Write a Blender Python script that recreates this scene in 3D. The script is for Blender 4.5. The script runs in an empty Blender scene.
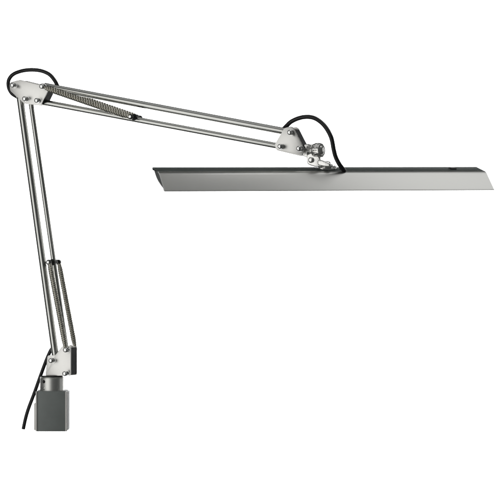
import bpy, bmesh, math, random
from mathutils import Vector, Matrix
random.seed(4)
sc = bpy.context.scene
COL = sc.collection
V = Vector

# ---------------------------------------------------------------- camera and measuring helpers
S = 0.0016                    # metres per photo pixel in the plane y = 0
DIST = 4.0
ZC = 182 * S
CAM = V((0, -DIST, ZC))
cd = bpy.data.cameras.new('camera'); cam = bpy.data.objects.new('camera', cd); COL.objects.link(cam)
cam.location = CAM; cam.rotation_euler = (math.radians(90), 0, 0)
cd.sensor_width = 36; cd.lens = 36 * DIST / (500 * S); cd.clip_end = 100; cd.clip_start = 0.05
sc.camera = cam

def ray(u, v): return V(((u - 250) * S / DIST, 1, (250 - v) * S / DIST))
def at_y(u, v, y): return CAM + ray(u, v) * (DIST + y)

YAW = math.radians(20)        # the arm plane is swung so that its right end comes towards the viewer
N = V((-math.sin(YAW), -math.cos(YAW), 0))      # its normal, towards the viewer
E1 = V((math.cos(YAW), -math.sin(YAW), 0))
Q0 = at_y(57, 360, 0.11)
def P(u, v, off=0.0):
    d = ray(u, v)
    t = ((Q0 + N * off - CAM).dot(N)) / d.dot(N)
    return CAM + d * t

# ---------------------------------------------------------------- materials
def nd(nt, t, **kw):
    n = nt.nodes.new(t)
    for k, v in kw.items(): setattr(n, k, v)
    return n

def mat(name, col, metal=0.0, rough=0.4, var=0.06, scale=60.0, rvar=0.08, bump=0.0, bscale=400, stretch=None, coat=0.0, spec=0.5):
    m = bpy.data.materials.new(name); m.use_nodes = True
    nt = m.node_tree; b = nt.nodes['Principled BSDF']
    tc = nd(nt, 'ShaderNodeTexCoord')
    vec = tc.outputs['Object']
    if stretch:
        mp = nd(nt, 'ShaderNodeMapping'); mp.inputs['Scale'].default_value = stretch
        mp.inputs['Rotation'].default_value = (0, 0, 0)
        nt.links.new(vec, mp.inputs['Vector']); vec = mp.outputs['Vector']
    no = nd(nt, 'ShaderNodeTexNoise'); no.inputs['Scale'].default_value = scale; no.inputs['Detail'].default_value = 5
    nt.links.new(vec, no.inputs['Vector'])
    r = nd(nt, 'ShaderNodeValToRGB')
    lo = [max(0, c * (1 - var)) for c in col]; hi = [min(1, c * (1 + var)) for c in col]
    r.color_ramp.elements[0].position = 0.3; r.color_ramp.elements[1].position = 0.7
    r.color_ramp.elements[0].color = (*lo, 1); r.color_ramp.elements[1].color = (*hi, 1)
    nt.links.new(no.outputs['Fac'], r.inputs['Fac']); nt.links.new(r.outputs['Color'], b.inputs['Base Color'])
    mr = nd(nt, 'ShaderNodeMapRange')
    mr.inputs['To Min'].default_value = max(0.02, rough - rvar); mr.inputs['To Max'].default_value = rough + rvar
    nt.links.new(no.outputs['Fac'], mr.inputs['Value']); nt.links.new(mr.outputs['Result'], b.inputs['Roughness'])
    b.inputs['Metallic'].default_value = metal
    b.inputs['Specular IOR Level'].default_value = spec
    b.inputs['Coat Weight'].default_value = coat
    if bump:
        n2 = nd(nt, 'ShaderNodeTexNoise'); n2.inputs['Scale'].default_value = bscale; n2.inputs['Detail'].default_value = 3
        nt.links.new(vec, n2.inputs['Vector'])
        bp = nd(nt, 'ShaderNodeBump'); bp.inputs['Strength'].default_value = bump; bp.inputs['Distance'].default_value = 0.0004
        nt.links.new(n2.outputs['Fac'], bp.inputs['Height']); nt.links.new(bp.outputs['Normal'], b.inputs['Normal'])
    return m

M_TUBE = mat('polished_steel', (0.62, 0.62, 0.595), 1, 0.22, 0.03, 40, 0.04)
M_PLATE = mat('satin_nickel', (0.80, 0.79, 0.765), 1, 0.36, 0.05, 90, 0.07, bump=0.10, bscale=900)
M_BOLT = mat('bright_nut', (0.78, 0.78, 0.77), 1, 0.12, 0.03, 80, 0.03)
M_SPRING = mat('spring_wire', (0.56, 0.54, 0.475), 1, 0.27, 0.12, 120, 0.06)
M_CHROME = mat('cast_chrome', (0.90, 0.89, 0.87), 0.85, 0.18, 0.05, 120, 0.05, bump=0.4, bscale=300)
M_SHADE = mat('brushed_aluminium', (0.40, 0.40, 0.385), 0.9, 0.31, 0.012, 30, 0.012, stretch=(0.6, 14, 14))
M_TOP = mat('dark_grey_cover', (0.092, 0.106, 0.101), 0.0, 0.6, 0.06, 40, 0.06, spec=0.12)
M_CAP = mat('dark_end_cap', (0.022, 0.025, 0.024), 0.0, 0.55, 0.1, 60, 0.06, spec=0.3)
M_BLOCK = mat('grey_enamel', (0.255, 0.278, 0.27), 0.0, 0.5, 0.05, 60, 0.05, bump=0.06, bscale=700)
M_EDGE = mat('pale_edge', (0.70, 0.69, 0.66), 0.5, 0.45, 0.05, 60, 0.05)  # pale tone paints the highlight on the clamp block's front corners
M_COLLAR = mat('turned_steel', (0.80, 0.80, 0.77), 1, 0.42, 0.012, 40, 0.010, stretch=(1, 1, 22))
M_RUBBER = mat('black_rubber', (0.011, 0.011, 0.012), 0.0, 0.36, 0.15, 120, 0.06, spec=0.5)
M_BLACK = mat('black_plastic', (0.008, 0.008, 0.009), 0.0, 0.4, 0.1, 80, 0.05)
M_WEB = mat('web_dark_reflection', (0.020, 0.022, 0.022), 0.0, 0.6, 0.1, 80, 0.05, spec=0.10)  # matt black painted for the dark surroundings a bare steel web would mirror
M_DIFF = mat('milky_diffuser', (0.70, 0.70, 0.68), 0.0, 0.4, 0.02, 40, 0.03)
M_WALL = mat('white_backdrop', (0.86, 0.86, 0.86), 0.0, 0.8, 0.01, 4, 0.03)

# ---------------------------------------------------------------- mesh helpers (world coordinates)
WORLD = {}
def obj(name, bm, m, parent=None, smooth=35):
    bmesh.ops.recalc_face_normals(bm, faces=bm.faces[:])
    lo = V([min(v.co[i] for v in bm.verts) for i in range(3)]); hi = V([max(v.co[i] for v in bm.verts) for i in range(3)])
    c = (lo + hi) / 2
    bmesh.ops.translate(bm, verts=bm.verts[:], vec=-c)
    me = bpy.data.meshes.new(name); bm.to_mesh(me); bm.free()
    o = bpy.data.objects.new(name, me); COL.objects.link(o)
    me.materials.append(m)
    for p in me.polygons: p.use_smooth = True
    me.set_sharp_from_angle(angle=math.radians(smooth))
    WORLD[o.name] = c
    if parent is not None:
        o.parent = parent; o.location = c - WORLD[parent.name]
    else: o.location = c
    return o

def frame(d):
    d = d.normalized(); up = V((0, 0, 1)) if abs(d.z) < 0.9 else V((1, 0, 0))
    a = d.cross(up).normalized(); b = a.cross(d).normalized()
    return a, b

def sweep(bm, pts, r, seg=20, cap=True, ref=None):
    """round section carried along a polyline with parallel transport"""
    n = len(pts); rings = []
    t0 = (pts[1] - pts[0]).normalized(); a, b = frame(t0); prev = t0
    for i, p in enumerate(pts):
        t = (pts[min(i + 1, n - 1)] - pts[max(i - 1, 0)]).normalized()
        q = prev.rotation_difference(t); a = q @ a; b = q @ b; prev = t
        rr = r[i] if isinstance(r, (list, tuple)) else r
        rings.append([bm.verts.new(p + (a * math.cos(2 * math.pi * k / seg) + b * math.sin(2 * math.pi * k / seg)) * rr) for k in range(seg)])
    for i in range(n - 1):
        for k in range(seg):
            bm.faces.new((rings[i][k], rings[i][(k + 1) % seg], rings[i + 1][(k + 1) % seg], rings[i + 1][k]))
    if cap:
        bm.faces.new(rings[0][::-1]); bm.faces.new(rings[-1])

def lathe(bm, p, d, prof, seg=32):
    """prof: (distance along d, radius)"""
    d = d.normalized(); a, b = frame(d); rings = []
    for (h, r) in prof:
        if r < 1e-7: rings.append([bm.verts.new(p + d * h)])
        else: rings.append([bm.verts.new(p + d * h + (a * math.cos(2 * math.pi * k / seg) + b * math.sin(2 * math.pi * k / seg)) * r) for k in range(seg)])
    for A, B in zip(rings, rings[1:]):
        for k in range(seg):
            k2 = (k + 1) % seg
            if len(A) == 1 and len(B) > 1: bm.faces.new((A[0], B[k2], B[k]))
            elif len(B) == 1 and len(A) > 1: bm.faces.new((A[k], A[k2], B[0]))
            elif len(A) > 1: bm.faces.new((A[k], A[k2], B[k2], B[k]))
    if len(rings[0]) > 1: bm.faces.new(rings[0][::-1])
    if len(rings[-1]) > 1: bm.faces.new(rings[-1])

def rod(bm, a, b, r, seg=28, ch=0.0006):
    d = b - a; L = d.length
    lathe(bm, a, d, [(0, r - ch), (ch, r), (L - ch, r), (L, r - ch)], seg)

def bevel_sharp(bm, w, segs=2, ang=40):
    bmesh.ops.recalc_face_normals(bm, faces=bm.faces[:])
    es = [e for e in bm.edges if len(e.link_faces) == 2 and e.calc_face_angle(0) > math.radians(ang)]
    bmesh.ops.bevel(bm, geom=es, offset=w, segments=segs, profile=0.5, affect='EDGES', clamp_overlap=True)

def prism(bm, pts, vec):
    """closed outline pts pushed along vec"""
    A = [bm.verts.new(p) for p in pts]; B = [bm.verts.new(p + vec) for p in pts]; n = len(pts)
    bm.faces.new(A[::-1]); bm.faces.new(B)
    for i in range(n): bm.faces.new((A[i], A[(i + 1) % n], B[(i + 1) % n], B[i]))

def boxo(bm, c, ax, ay, az):
    """box of half axes ax, ay, az round c"""
    prism(bm, [c - ax - ay - az, c + ax - ay - az, c + ax + ay - az, c - ax + ay - az], az * 2)

def fillet(poly):
    """poly of (u, v, radius) in photo pixels -> outline with round corners"""
    out = []; n = len(poly)
    for i in range(n):
        p = V(poly[i][:2]); r = poly[i][2]
        a = V(poly[i - 1][:2]) - p; b = V(poly[(i + 1) % n][:2]) - p
        if r <= 0: out.append((p.x, p.y)); continue
        ang = a.angle(b); t = min(r / math.tan(ang / 2), 0.48 * a.length, 0.48 * b.length)
        s = p + a.normalized() * t; e = p + b.normalized() * t
        for k in range(7):
            f = k / 6
            q = s * (1 - f) ** 2 + p * 2 * f * (1 - f) + e * f * f
            out.append((q.x, q.y))
    return out

def smooth_path(pts, n=12):
    out = []; m = len(pts)
    for i in range(m - 1):
        p0 = pts[max(i - 1, 0)]; p1 = pts[i]; p2 = pts[i + 1]; p3 = pts[min(i + 2, m - 1)]
        for k in range(n):
            t = k / n
            out.append(0.5 * ((2 * p1) + (p2 - p0) * t + (2 * p0 - 5 * p1 + 4 * p2 - p3) * t * t + (3 * p1 - p0 - 3 * p2 + p3) * t ** 3))
    out.append(pts[-1]); return out

# ---------------------------------------------------------------- the lamp
base = P(57, 432, 0); base.z = 0
lamp = bpy.data.objects.new('desk_lamp', None); COL.objects.link(lamp); lamp.location = base
lamp.empty_display_size = 0.05
WORLD[lamp.name] = base
lamp['label'] = 'silver clamp-on drafting lamp with sprung double arm and long flat shade'
lamp['category'] = 'desk lamp'

HB = 0.0112     # half the gap between the two cheeks of a bracket
TH = 0.0016     # sheet thickness

def bracket(outline, bolts, web, dark_nut=None):
    """U-shaped sheet bracket: two cheeks, a web joining them along one edge, cap nuts on their axles"""
    pix = fillet(outline)
    bm = bmesh.new()
    pts = [P(u, v, HB) for u, v in pix]
    prism(bm, pts, N * TH); bevel_sharp(bm, 0.0006, 2, 60)
    front = obj('bracket', bm, M_PLATE, lamp, 30)
    bm = bmesh.new()
    prism(bm, [p - N * (2 * HB) for p in pts], -N * TH); bevel_sharp(bm, 0.0006, 2, 60)
    obj('back_plate', bm, M_PLATE, front, 30)
    bm = bmesh.new()
    line = [P(u, v, HB) for u, v in web]
    cen = sum(pts, V()) / len(pts)
    inn = []
    for i, p in enumerate(line):
        t = (line[min(i + 1, len(line) - 1)] - line[max(i - 1, 0)]).normalized()
        s = t.cross(N).normalized()
        if s.dot(cen - p) < 0: s = -s
        inn.append(p + s * TH)
    prism(bm, [p - N * 0.0001 for p in line] + [p - N * 0.0001 for p in inn[::-1]], -N * (2 * HB - 0.0002))
    obj('web', bm, M_WEB, front, 40)
    for (u, v) in bolts:
        c = P(u + 5, v, 0)
        bm = bmesh.new()
        r = 0.0041
        prof = [(0, r * 1.12), (0.0008, r * 1.12), (0.0009, r), (0.0095, r), (0.0106, r * .93), (0.0113, r * .78), (0.0117, r * .5), (0.0118, 0)]
        lathe(bm, c + N * (HB + TH + 0.0001), N, prof, 28)
        obj('cap_nut', bm, M_BOLT, front, 40)
        bm = bmesh.new()
        lathe(bm, c - N * (HB - 0.0001), N, [(0, 0.0026), (2 * HB - 0.0002, 0.0026)], 20)
        lathe(bm, c - N * (HB + TH + 0.0001), -N, [(0, r), (0.003, r), (0.0038, r * .8)], 6)
        obj('axle', bm, M_BOLT, front, 30)
    return front

lowb = bracket([(47.6, 355.2, 3), (55.5, 355.2, 1.5), (63.5, 345, 4), (71.2, 347.5, 1.5), (71.2, 375.6, 1.5), (45.8, 376.0, 1.5)],
               [(51.5, 360), (66.0, 349.4), (65.3, 373)],
               [(70.7, 347.6), (71.0, 348.6), (71.0, 373.4), (70.6, 374.8), (69.8, 375.4)])
elbow = bracket([(9.6, 82.5, 4), (17.0, 80.6, 2), (20.5, 79.8, 1), (38.5, 84.3, .5), (44.5, 82.8, 4), (49.5, 88.5, 3), (41.3, 105.6, 1.5), (24.5, 103.8, 3), (10.2, 90.5, 4)],
                [(13.2, 86), (25.3, 99.5), (37.3, 101.2), (42.3, 87.2)],
                [(48.0, 91.4), (41.8, 104.4)])
hinge = bracket([(284.5, 128.0, 3.5), (293.0, 125.8, 4.5), (304.8, 149.0, 3), (302.8, 156.6, 3), (277.0, 150.3, 3), (274.6, 145.2, 2.5)],
                [(289.3, 133), (279.6, 147), (298.3, 149)],
                [(294.6, 129.0), (303.8, 147.0)])

# arm tubes: axis pixels in the middle plane
def tube(a, b, r, name='arm_tube'):
    bm = bmesh.new(); rod(bm, P(*a), P(*b), r, 40)
    return obj(name, bm, M_TUBE, lamp, 40)
tube((18.2, 84.0), (56.2, 361), 0.0059)            # thick lower
low_thin = tube((30.2, 98.0), (70.0, 375), 0.0041) # thin lower
tube((44.5, 86.1), (295.8, 133.5), 0.0056)         # thick upper
up_thin = tube((40.0, 101.6), (286.5, 147.6), 0.0047)

# springs: three-start close-wound coils with end hooks on their pins
def spring(a, b, R=0.0036, wire=0.00165, lead=0.0235, starts=5, hand=1):
    bm = bmesh.new(); d = b - a; L = d.length; d = d.normalized(); e, f = frame(d)
    steps = int(L / lead * 26)
    for s in range(starts):
        pts = []
        for i in range(steps + 1):
            h = L * i / steps; t = hand * 2 * math.pi * (h / lead + s / starts)
            k = min(1, h / 0.012, (L - h) / 0.012); rr = R * (0.55 + 0.45 * max(0, k))
            pts.append(a + d * h + (e * math.cos(t) + f * math.sin(t)) * rr)
        sweep(bm, pts, wire, 8)
    lathe(bm, a + d * 0.004, d, [(0, R * .4), (0.006, R * 1.02), (L - 0.014, R * 1.02), (L - 0.008, R * .4)], 12)
    return obj('spring', bm, M_SPRING, lamp, 60)
SP = 0.0190
def pin(tb, u, v):
    c = P(u, v, 0); bm = bmesh.new()
    lathe(bm, c - N * (SP + 0.004), N, [(0, 0.0022), (0.0006, 0.0026), (2 * SP + 0.0074, 0.0026), (2 * SP + 0.008, 0.0020)], 20)
    o = obj('spring_pin', bm, M_BOLT, tb, 40)
    bm = bmesh.new()
    lathe(bm, c - N * 0.0062, N, [(0, 0.0052), (0.0124, 0.0052)], 24)
    obj('pin_collar', bm, M_CAP, tb, 40)
    for s in (1, -1):
        bm = bmesh.new()
        lathe(bm, c + N * (s * SP - 0.0026), N, [(0, 0.0036), (0.0006, 0.0042), (0.0046, 0.0042), (0.0052, 0.0036)], 24)
        obj('spring_hook', bm, M_CAP, o, 40)
pin(low_thin, 53.6, 262.2)
pin(up_thin, 135.2, 117.4)
for s in (1, -1):
    spring(P(54.2, 263.0) + N * (s * SP), P(70.3, 347.5) + N * (s * SP), 0.0026, 0.0015, 0.0180)
    spring(P(50.5, 88.4) + N * (s * SP), P(134.6, 117.4) + N * (s * SP), hand=-1)
# long pins that carry the inner spring ends across the brackets
for br, (u, v) in ((lowb, (71.0, 349.4)), (elbow, (47.3, 87.2))):
    for s in (1, -1):
        bm = bmesh.new(); c = P(u, v) + N * (s * (HB + TH + 0.0002))
        lathe(bm, c, N * s, [(0, 0.0032), (SP - HB + 0.0015, 0.0032), (SP - HB + 0.002, 0.0026)], 18)
        obj('spring_post', bm, M_BOLT, br, 40)

# cables
def cable(pts, r, ends=None):
    bm = bmesh.new(); sweep(bm, smooth_path(pts, 10), r, 16)
    return obj('cable', bm, M_RUBBER, lamp, 60)
cable([P(24, 112, -.004), P(19, 99, -.010), P(12, 93.5, -.012), P(8.6, 87, -.010), P(9.0, 79.5, -.006), P(14.5, 73.6, -.004), P(26, 70.2, 0), P(39, 70.4, 0), P(49, 74.2, -.002), P(55, 81, -.004), P(58.5, 88, -.006), P(63, 92.5, -.006)], 0.0032)
cable([P(281.5, 131.2, -.003), P(285.2, 127.4, -.008), P(292, 121.2, -.009), P(303, 117.2, -.006), P(314, 118.0, -.002), P(324, 125.2, .003), P(331, 137, .006), P(333.8, 150, .006), P(335.9, 157.5, .003), P(339.4, 164.3, 0), P(342.6, 168.6, -.004), P(344.4, 171.2, -.008)], 0.0035)
cable([P(55.5, 344, -.010), P(51.0, 350, -.011), P(47.0, 358.5, -.011), P(42.4, 370.6, -.009), P(38.3, 382, -.004), P(33.8, 394.5, 0), P(28.7, 408, .002), P(25.7, 418, .001), P(23.3, 429, 0)], 0.0030)

# collar on the clamp
yb = base.y
cx = at_y(52.0, 384, yb)
def zof(v, y): return at_y(50, v, y).z
bm = bmesh.new()
zt, zb = zof(376.9, yb), zof(391.4, yb)
R = 12.0 * S * 1.02
lathe(bm, V((cx.x, yb, zb)), V((0, 0, 1)), [(0, R), (zt - zb - .0022, R), (zt - zb - 0.0016, R - .0006), (zt - zb - 0.0010, R), (zt - zb - .0004, R), (zt - zb, R - .0006)], 64)
collar = obj('collar', bm, M_COLLAR, lamp, 30)
bm = bmesh.new()
lathe(bm, V((cx.x, yb, zt + .0001)), V((0, 0, 1)), [(0, 0.0178), (zof(375.9, yb) - zt, 0.0178), (zof(375.9, yb) - zt + .0002, .008), (zof(375.9, yb) - zt + .008, .008)], 40)
obj('spindle', bm, M_CAP, collar, 40)
for v, r, mm in ((381.2, .0027, M_BLACK), (387.8, .0021, M_TUBE)):
    ph = math.asin((44.6 - 52.0) / 12.0)
    d = V((math.sin(ph), -math.cos(ph), 0))
    c = V((cx.x, yb, zof(v, yb))) + d * (R - 0.0005)
    bm = bmesh.new()
    if mm is M_BLACK: lathe(bm, c, d, [(0, r), (0.0008, r), (0.0008, r * .8), (.0006, r * .6)], 24)
    else: lathe(bm, c, d, [(0, r), (0.0010, r), (0.0013, r * .6), (0.0004, r * .5), (0.0004, 0)], 20)
    obj('set_screw', bm, mm, collar, 40)

# clamp block
def X(u, y): return at_y(u, 250, y).x
yf = yb - 0.024; yk = yb + 0.026
z0, z1 = zof(431.5, yf), zof(391.2, yf)
bm = bmesh.new()
xl, xr = X(36.6, yf), X(66.0, yf)
prism(bm, [V((xl, yf, z0)), V((xr, yf, z0)), V((xr, yk, z0)), V((xl, yk, z0))], V((0, 0, z1 - z0)))
bevel_sharp(bm, 0.0005, 2)
blk = obj('clamp_block', bm, M_BLOCK, lamp, 30)
# pale strips added on both front edges, coloured for the light chamfers would catch
for s, x in ((-1, xl), (1, xr)):
    bm = bmesh.new()
    q = [(x - s * .0012, yf - .0004), (x - s * .0009, yf - .0011), (x + s * .0002, yf - .0014), (x + s * .0012, yf - .0010), (x + s * .0017, yf), (x + s * .0017, yf + .0085), (x + s * .0002, yf + .0085), (x + s * .0002, yf - .0004)]
    prism(bm, [V((a, b, z0 + .0006)) for a, b in q], V((0, 0, z1 - z0 - .0012)))
    obj('corner_highlight', bm, M_EDGE, blk, 30)
    bm = bmesh.new()
    xs = x + s * .0002
    top = z1 - 0.0 if s > 0 else zof(403, yf)
    w = 0.0050 if s < 0 else 0.0026
    prism(bm, [V((xs, yf + .0088, z0 + .0015)), V((xs + s * w, yf + .0100, z0 + .0015)), V((xs + s * w, yk - .003, z0 + .0015)), V((xs, yk - .003, z0 + .0015))], V((0, 0, top - z0 - .003)))
    bevel_sharp(bm, 0.0006, 2)
    obj('side_cheek', bm, M_EDGE if s < 0 else M_BLOCK, blk, 30)

# ---------------------------------------------------------------- shade
PSI = math.radians(17.6)
yj = P(319, 160, 0).y                                # depth of the swivel joint
TOPW = 0.037
ds = V((math.sin(PSI), -math.cos(PSI), 0))           # across the shade, towards the viewer
yback = yj + TOPW * 0.5 * math.cos(PSI)
def back_edge(u, v):
    d = ray(u, v); n = ds
    p0 = at_y(319, 167, yback)
    t = (p0 - CAM).dot(n) / d.dot(n)
    return CAM + d * t
A0 = back_edge(152.2, 167.2); A1 = back_edge(476.6, 166.9)
Ld = A1 - A0; LEN = Ld.length; Lx = Ld.normalized()
up = (Lx.cross(ds)).normalized()
if up.z < 0: up = -up
def SPT(l, d, h): return A0 + Lx * l + ds * d + up * h

# outer profile (depth towards the viewer, height): back lip, back top, rounded front top edge, foot of the front panel
BK = (0.0012, -0.0050); B1 = (0.0165, -0.0190); B2 = (0.0440, -0.0312); BT = (0.0, 0.0); FT = (0.0385, -0.0088); FB = (0.0720, -0.0392)
def arcpts(p, a, b, t, n=8):
    p, a, b = V(p), V(a), V(b)
    s = p + (a - p).normalized() * t; e = p + (b - p).normalized() * t
    return [tuple(s * (1 - f) ** 2 + p * 2 * f * (1 - f) + e * f * f) for f in [k / n for k in range(n + 1)]]
rnd = arcpts(FT, BT, FB, 0.0065)
foot = arcpts(FB, FT, (FB[0] - 0.004, FB[1] - .0002), 0.0012, 4)
outer = rnd + foot + [(FB[0] - 0.0075, FB[1] + 0.0006)]
def offset(line, t):
    out = []
    for i, p in enumerate(line):
        a = V(line[max(i - 1, 0)]); b = V(line[min(i + 1, len(line) - 1)])
        d = (b - a).normalized(); n = V((d.y, -d.x))
        out.append((p[0] + n.x * t, p[1] + n.y * t))
    return out
inner = offset(outer, 0.0013)
UND = [BK] + arcpts(B1, BK, B2, 0.012) + [B2]          # the bellied underside
bm = bmesh.new()
loop = outer + inner[::-1]
nseg = 1
prism(bm, [SPT(0, *q) for q in loop], Lx * LEN)
shade = obj('lamp_shade', bm, M_SHADE, lamp, 25)
# dark cover strip along the top, with its back lip
s0 = rnd[0]
dirt = (V(s0) - V(BT)).normalized()
cov = [BK, BT, (s0[0] - dirt.x * .0004, s0[1] - dirt.y * .0004)]
loop = cov + offset(cov, 0.0016)[::-1]
bm = bmesh.new(); prism(bm, [SPT(0.0002, *q) for q in loop], Lx * (LEN - .0004)); bevel_sharp(bm, .0003, 2, 30)
obj('top_cover', bm, M_TOP, shade, 30)
# end caps, set a little inside the ends
capo = offset(UND[::-1] + [BT] + rnd + [(FB[0] - .0040, FB[1] + .0040)], 0.0015)
for l in (0.0024, LEN - 0.0050):
    bm = bmesh.new(); prism(bm, [SPT(l, *q) for q in capo], Lx * 0.0026)
    obj('end_cap', bm, M_CAP, shade, 30)
# milky diffuser closing the underside
bm = bmesh.new()
und = [*UND, (FB[0] - .0078, FB[1] + .0020)]
und = und + offset(und, -0.0016)[::-1]
prism(bm, [SPT(0.0024, *q) for q in und], Lx * (LEN - .0052))
obj('diffuser', bm, M_DIFF, shade, 30)
# rocker switch on the cover
tdir = (ds * dirt.x + up * dirt.y).normalized(); tn = Lx.cross(tdir).normalized()
if tn.z < 0: tn = -tn
fl = (447.6 - 152.2) / (476.6 - 152.2) * LEN
c = SPT(fl, 0, 0) + tdir * 0.0155
bm = bmesh.new(); boxo(bm, c + tn * 0.0009, Lx * 0.0050, tdir * 0.0060, tn * 0.0008); bevel_sharp(bm, .0004, 2)
sw = obj('switch', bm, M_BLACK, shade, 30)
# cable gland where the cord enters the cover
fg = (336.9 - 154) / (476.6 - 152.2) * LEN
g = SPT(fg, 0, 0) + tdir * 0.019
bm2 = bmesh.new(); lathe(bm2, g + tn * .0002, tn, [(0, .0046), (.0012, .0046), (.002, .0038)], 24)
bm.free()
obj('cable_gland', bm2, M_RUBBER, shade, 40)

# ---------------------------------------------------------------- swivel joint between hinge and shade
jx = V((1, 0, 0))
kc = P(312.2, 150.8, 0.000)
kd = V((math.sin(math.radians(58)), -math.cos(math.radians(58)), 0.02)).normalized()
bm = bmesh.new()
lathe(bm, kc - kd * 0.006, kd, [(0, .0085), (.001, .0098), (.006, .0102), (.0065, .0086), (.010, .0086), (.0105, .0112), (.0125, .0116), (.0215, .0116), (.0235, .0108), (.0245, .0090), (.0238, .0072), (.0250, .0060), (.0262, .0036), (.0266, 0)], 40)
joint = obj('swivel_joint', bm, M_CHROME, lamp, 35)
# knurl ribs of the friction knob
bm = bmesh.new(); a, b = frame(kd)
for k in range(14):
    t = 2 * math.pi * k / 14
    rr = a * math.cos(t) + b * math.sin(t)
    p = kc - kd * 0.006 + rr * 0.0114
    sweep(bm, [p + kd * 0.0130, p + kd * 0.0140, p + kd * 0.0200, p + kd * .0210], [.0004, .0011, .0011, .0004], 8)
obj('knob_rib', bm, M_CHROME, joint, 40)
# tongue that runs back into the hinge bracket
bm = bmesh.new()
tp = fillet([(296, 145.5, 2), (309, 143.5, 3), (313, 150, 3), (309, 158.5, 3), (297, 153.5, 2)])
prism(bm, [P(u, v, 0.0055) for u, v in tp], -N * 0.011); bevel_sharp(bm, .0012, 2, 30)
obj('tongue', bm, M_CHROME, joint, 35)
# yoke: two ears dropping from the barrel to the foot
for off in (0.0062, -0.0070):
    bm = bmesh.new()
    yp = fillet([(306.4, 154.0, 5), (314.0, 152.4, 4), (319.6, 157.2, 3), (322.4, 166.6, 1.5), (315.0, 166.8, 3), (306.6, 164.2, 5)])
    prism(bm, [P(u, v, off + 0.002) for u, v in yp], -N * 0.0042); bevel_sharp(bm, .0018, 4, 30)
    obj('yoke_ear', bm, M_CHROME, joint, 35)
bm = bmesh.new()
c = P(313.0, 160.2, 0)
lathe(bm, c - N * .0125, N, [(0, .0038), (.002, .0046), (.0228, .0046), (.0235, .0040), (.0240, .0026), (.0252, .0026), (.0256, 0)], 24)
obj('yoke_bolt', bm, M_CHROME, joint, 35)
bm = bmesh.new()
lathe(bm, P(316.5, 160.5, 0) + V((0, 0, -.006)), V((0.15, 0, 1)), [(0, .0050), (.002, .0064), (.005, .0070), (.008, .0062), (.011, .0035), (.0118, 0)], 28)
obj('swivel_ball', bm, M_CHROME, joint, 40)
# foot bolted on the cover
ff = (321.5 - 153.5) / (476.6 - 152.2) * LEN
fc = SPT(ff, 0, 0) + tdir * 0.0185
bm = bmesh.new()
def stad(hl, hw, n=10):
    o = []
    for s in (1, -1):
        for k in range(n + 1):
            t = -math.pi / 2 + math.pi * k / n
            o.append((s * (hl - hw) + s * math.cos(t) * hw, s * math.sin(t) * hw))
    return o
prism(bm, [fc + tn * .0002 + Lx * x + tdir * y for x, y in stad(.0155, .0105)], tn * 0.0034); bevel_sharp(bm, .0008, 2, 30)
obj('foot', bm, M_CHROME, joint, 35)
bm = bmesh.new()
lathe(bm, fc + tn * .0037 - Lx * .002, tn, [(0, .0102), (.001, .0106), (.0042, .0102), (.0050, .0086), (.0058, .0070), (.0078, .0064), (.0090, .0050)], 36)
obj('swivel_post', bm, M_CHROME, joint, 35)
for s in (1, -1):
    bm = bmesh.new()
    lathe(bm, fc + tn * .0037 + Lx * (s * .0118), tn, [(0, .0030), (.0012, .0030), (.002, .0022), (.0021, .0010), (.0012, .0009), (.0012, 0)], 20)
    obj('foot_screw', bm, M_BOLT, joint, 35)
# wing lever that locks the tilt
bm = bmesh.new()
wp = fillet([(317.0, 159.8, 2), (322, 160.0, 3), (330.4, 163.6, 2), (330.0, 166.9, 2), (324, 166.6, 3), (317.5, 165.4, 2)])
prism(bm, [P(u, v, 0.009) for u, v in wp], -N * 0.006); bevel_sharp(bm, .0022, 4, 30)
obj('lock_lever', bm, M_CHROME, joint, 35)

# ---------------------------------------------------------------- backdrop
bm = bmesh.new()
yw = 2.2
prof = [(-1.6, 1.02)]
ring = []
prism(bm, [V((-1.75, yw, -1.15)), V((1.75, yw, -1.15)), V((1.75, yw + .03, -1.15)), V((-1.75, yw + .03, -1.15))], V((0, 0, 2.3)))
bd = obj('backdrop', bm, M_WALL)
bd['kind'] = 'structure'

# ---------------------------------------------------------------- light
w = bpy.data.worlds.new('World'); sc.world = w; w.use_nodes = True
bg = w.node_tree.nodes['Background']
bg.inputs['Color'].default_value = (0.95, 1.0, 0.99, 1); bg.inputs['Strength'].default_value = 0.06

def area(name, loc, target, sx, sy, power, col=(1, 1, 1)):
    l = bpy.data.lights.new(name, 'AREA'); l.shape = 'RECTANGLE'; l.size = sx; l.size_y = sy; l.energy = power; l.color = col
    o = bpy.data.objects.new(name, l); COL.objects.link(o); o.location = loc
    o.rotation_euler = (V(target) - V(loc)).to_track_quat('-Z', 'Y').to_euler()
    return o
area('softbox_side', (-1.40, -1.25, 0.12), (0, 0, 0.12), 1.6, 2.45, 13.2, (1, .997, .98))
area('softbox_overhead', (0.1, -0.35, 1.9), (0.1, -0.35, 0), 2.2, 2.0, 4.6)
area('softbox_back', (0.80, 0.28, 1.75), (0.3, 0, 0.4), 1.3, 0.6, 3.7)
area('overhead_lamp', (0.24, 0.36, 1.65), (0.12, -0.05, 0.42), 0.06, 0.06, 0.28)
area('softbox_right', (1.45, 0.45, 0.40), (0, 0, 0.40), 0.6, 1.3, 1.7)
# three lamps that wash the backdrop; they face it squarely, so none of their light falls on the desk lamp directly
area('backdrop_light', (-1.0, 1.0, 1.30), (-1.0, yw, 1.30), 1.4, 0.3, 55)
area('backdrop_light', (1.0, 1.0, 1.30), (1.0, yw, 1.30), 1.4, 0.3, 55)
area('backdrop_light', (0, 1.0, -0.85), (0, yw, -0.85), 2.6, 0.3, 75)

sc.view_settings.view_transform = 'Standard'; sc.view_settings.look = 'None'
sc.view_settings.exposure = 0; sc.view_settings.gamma = 1
sc.render.engine = 'CYCLES'
sc.cycles.use_denoising = True
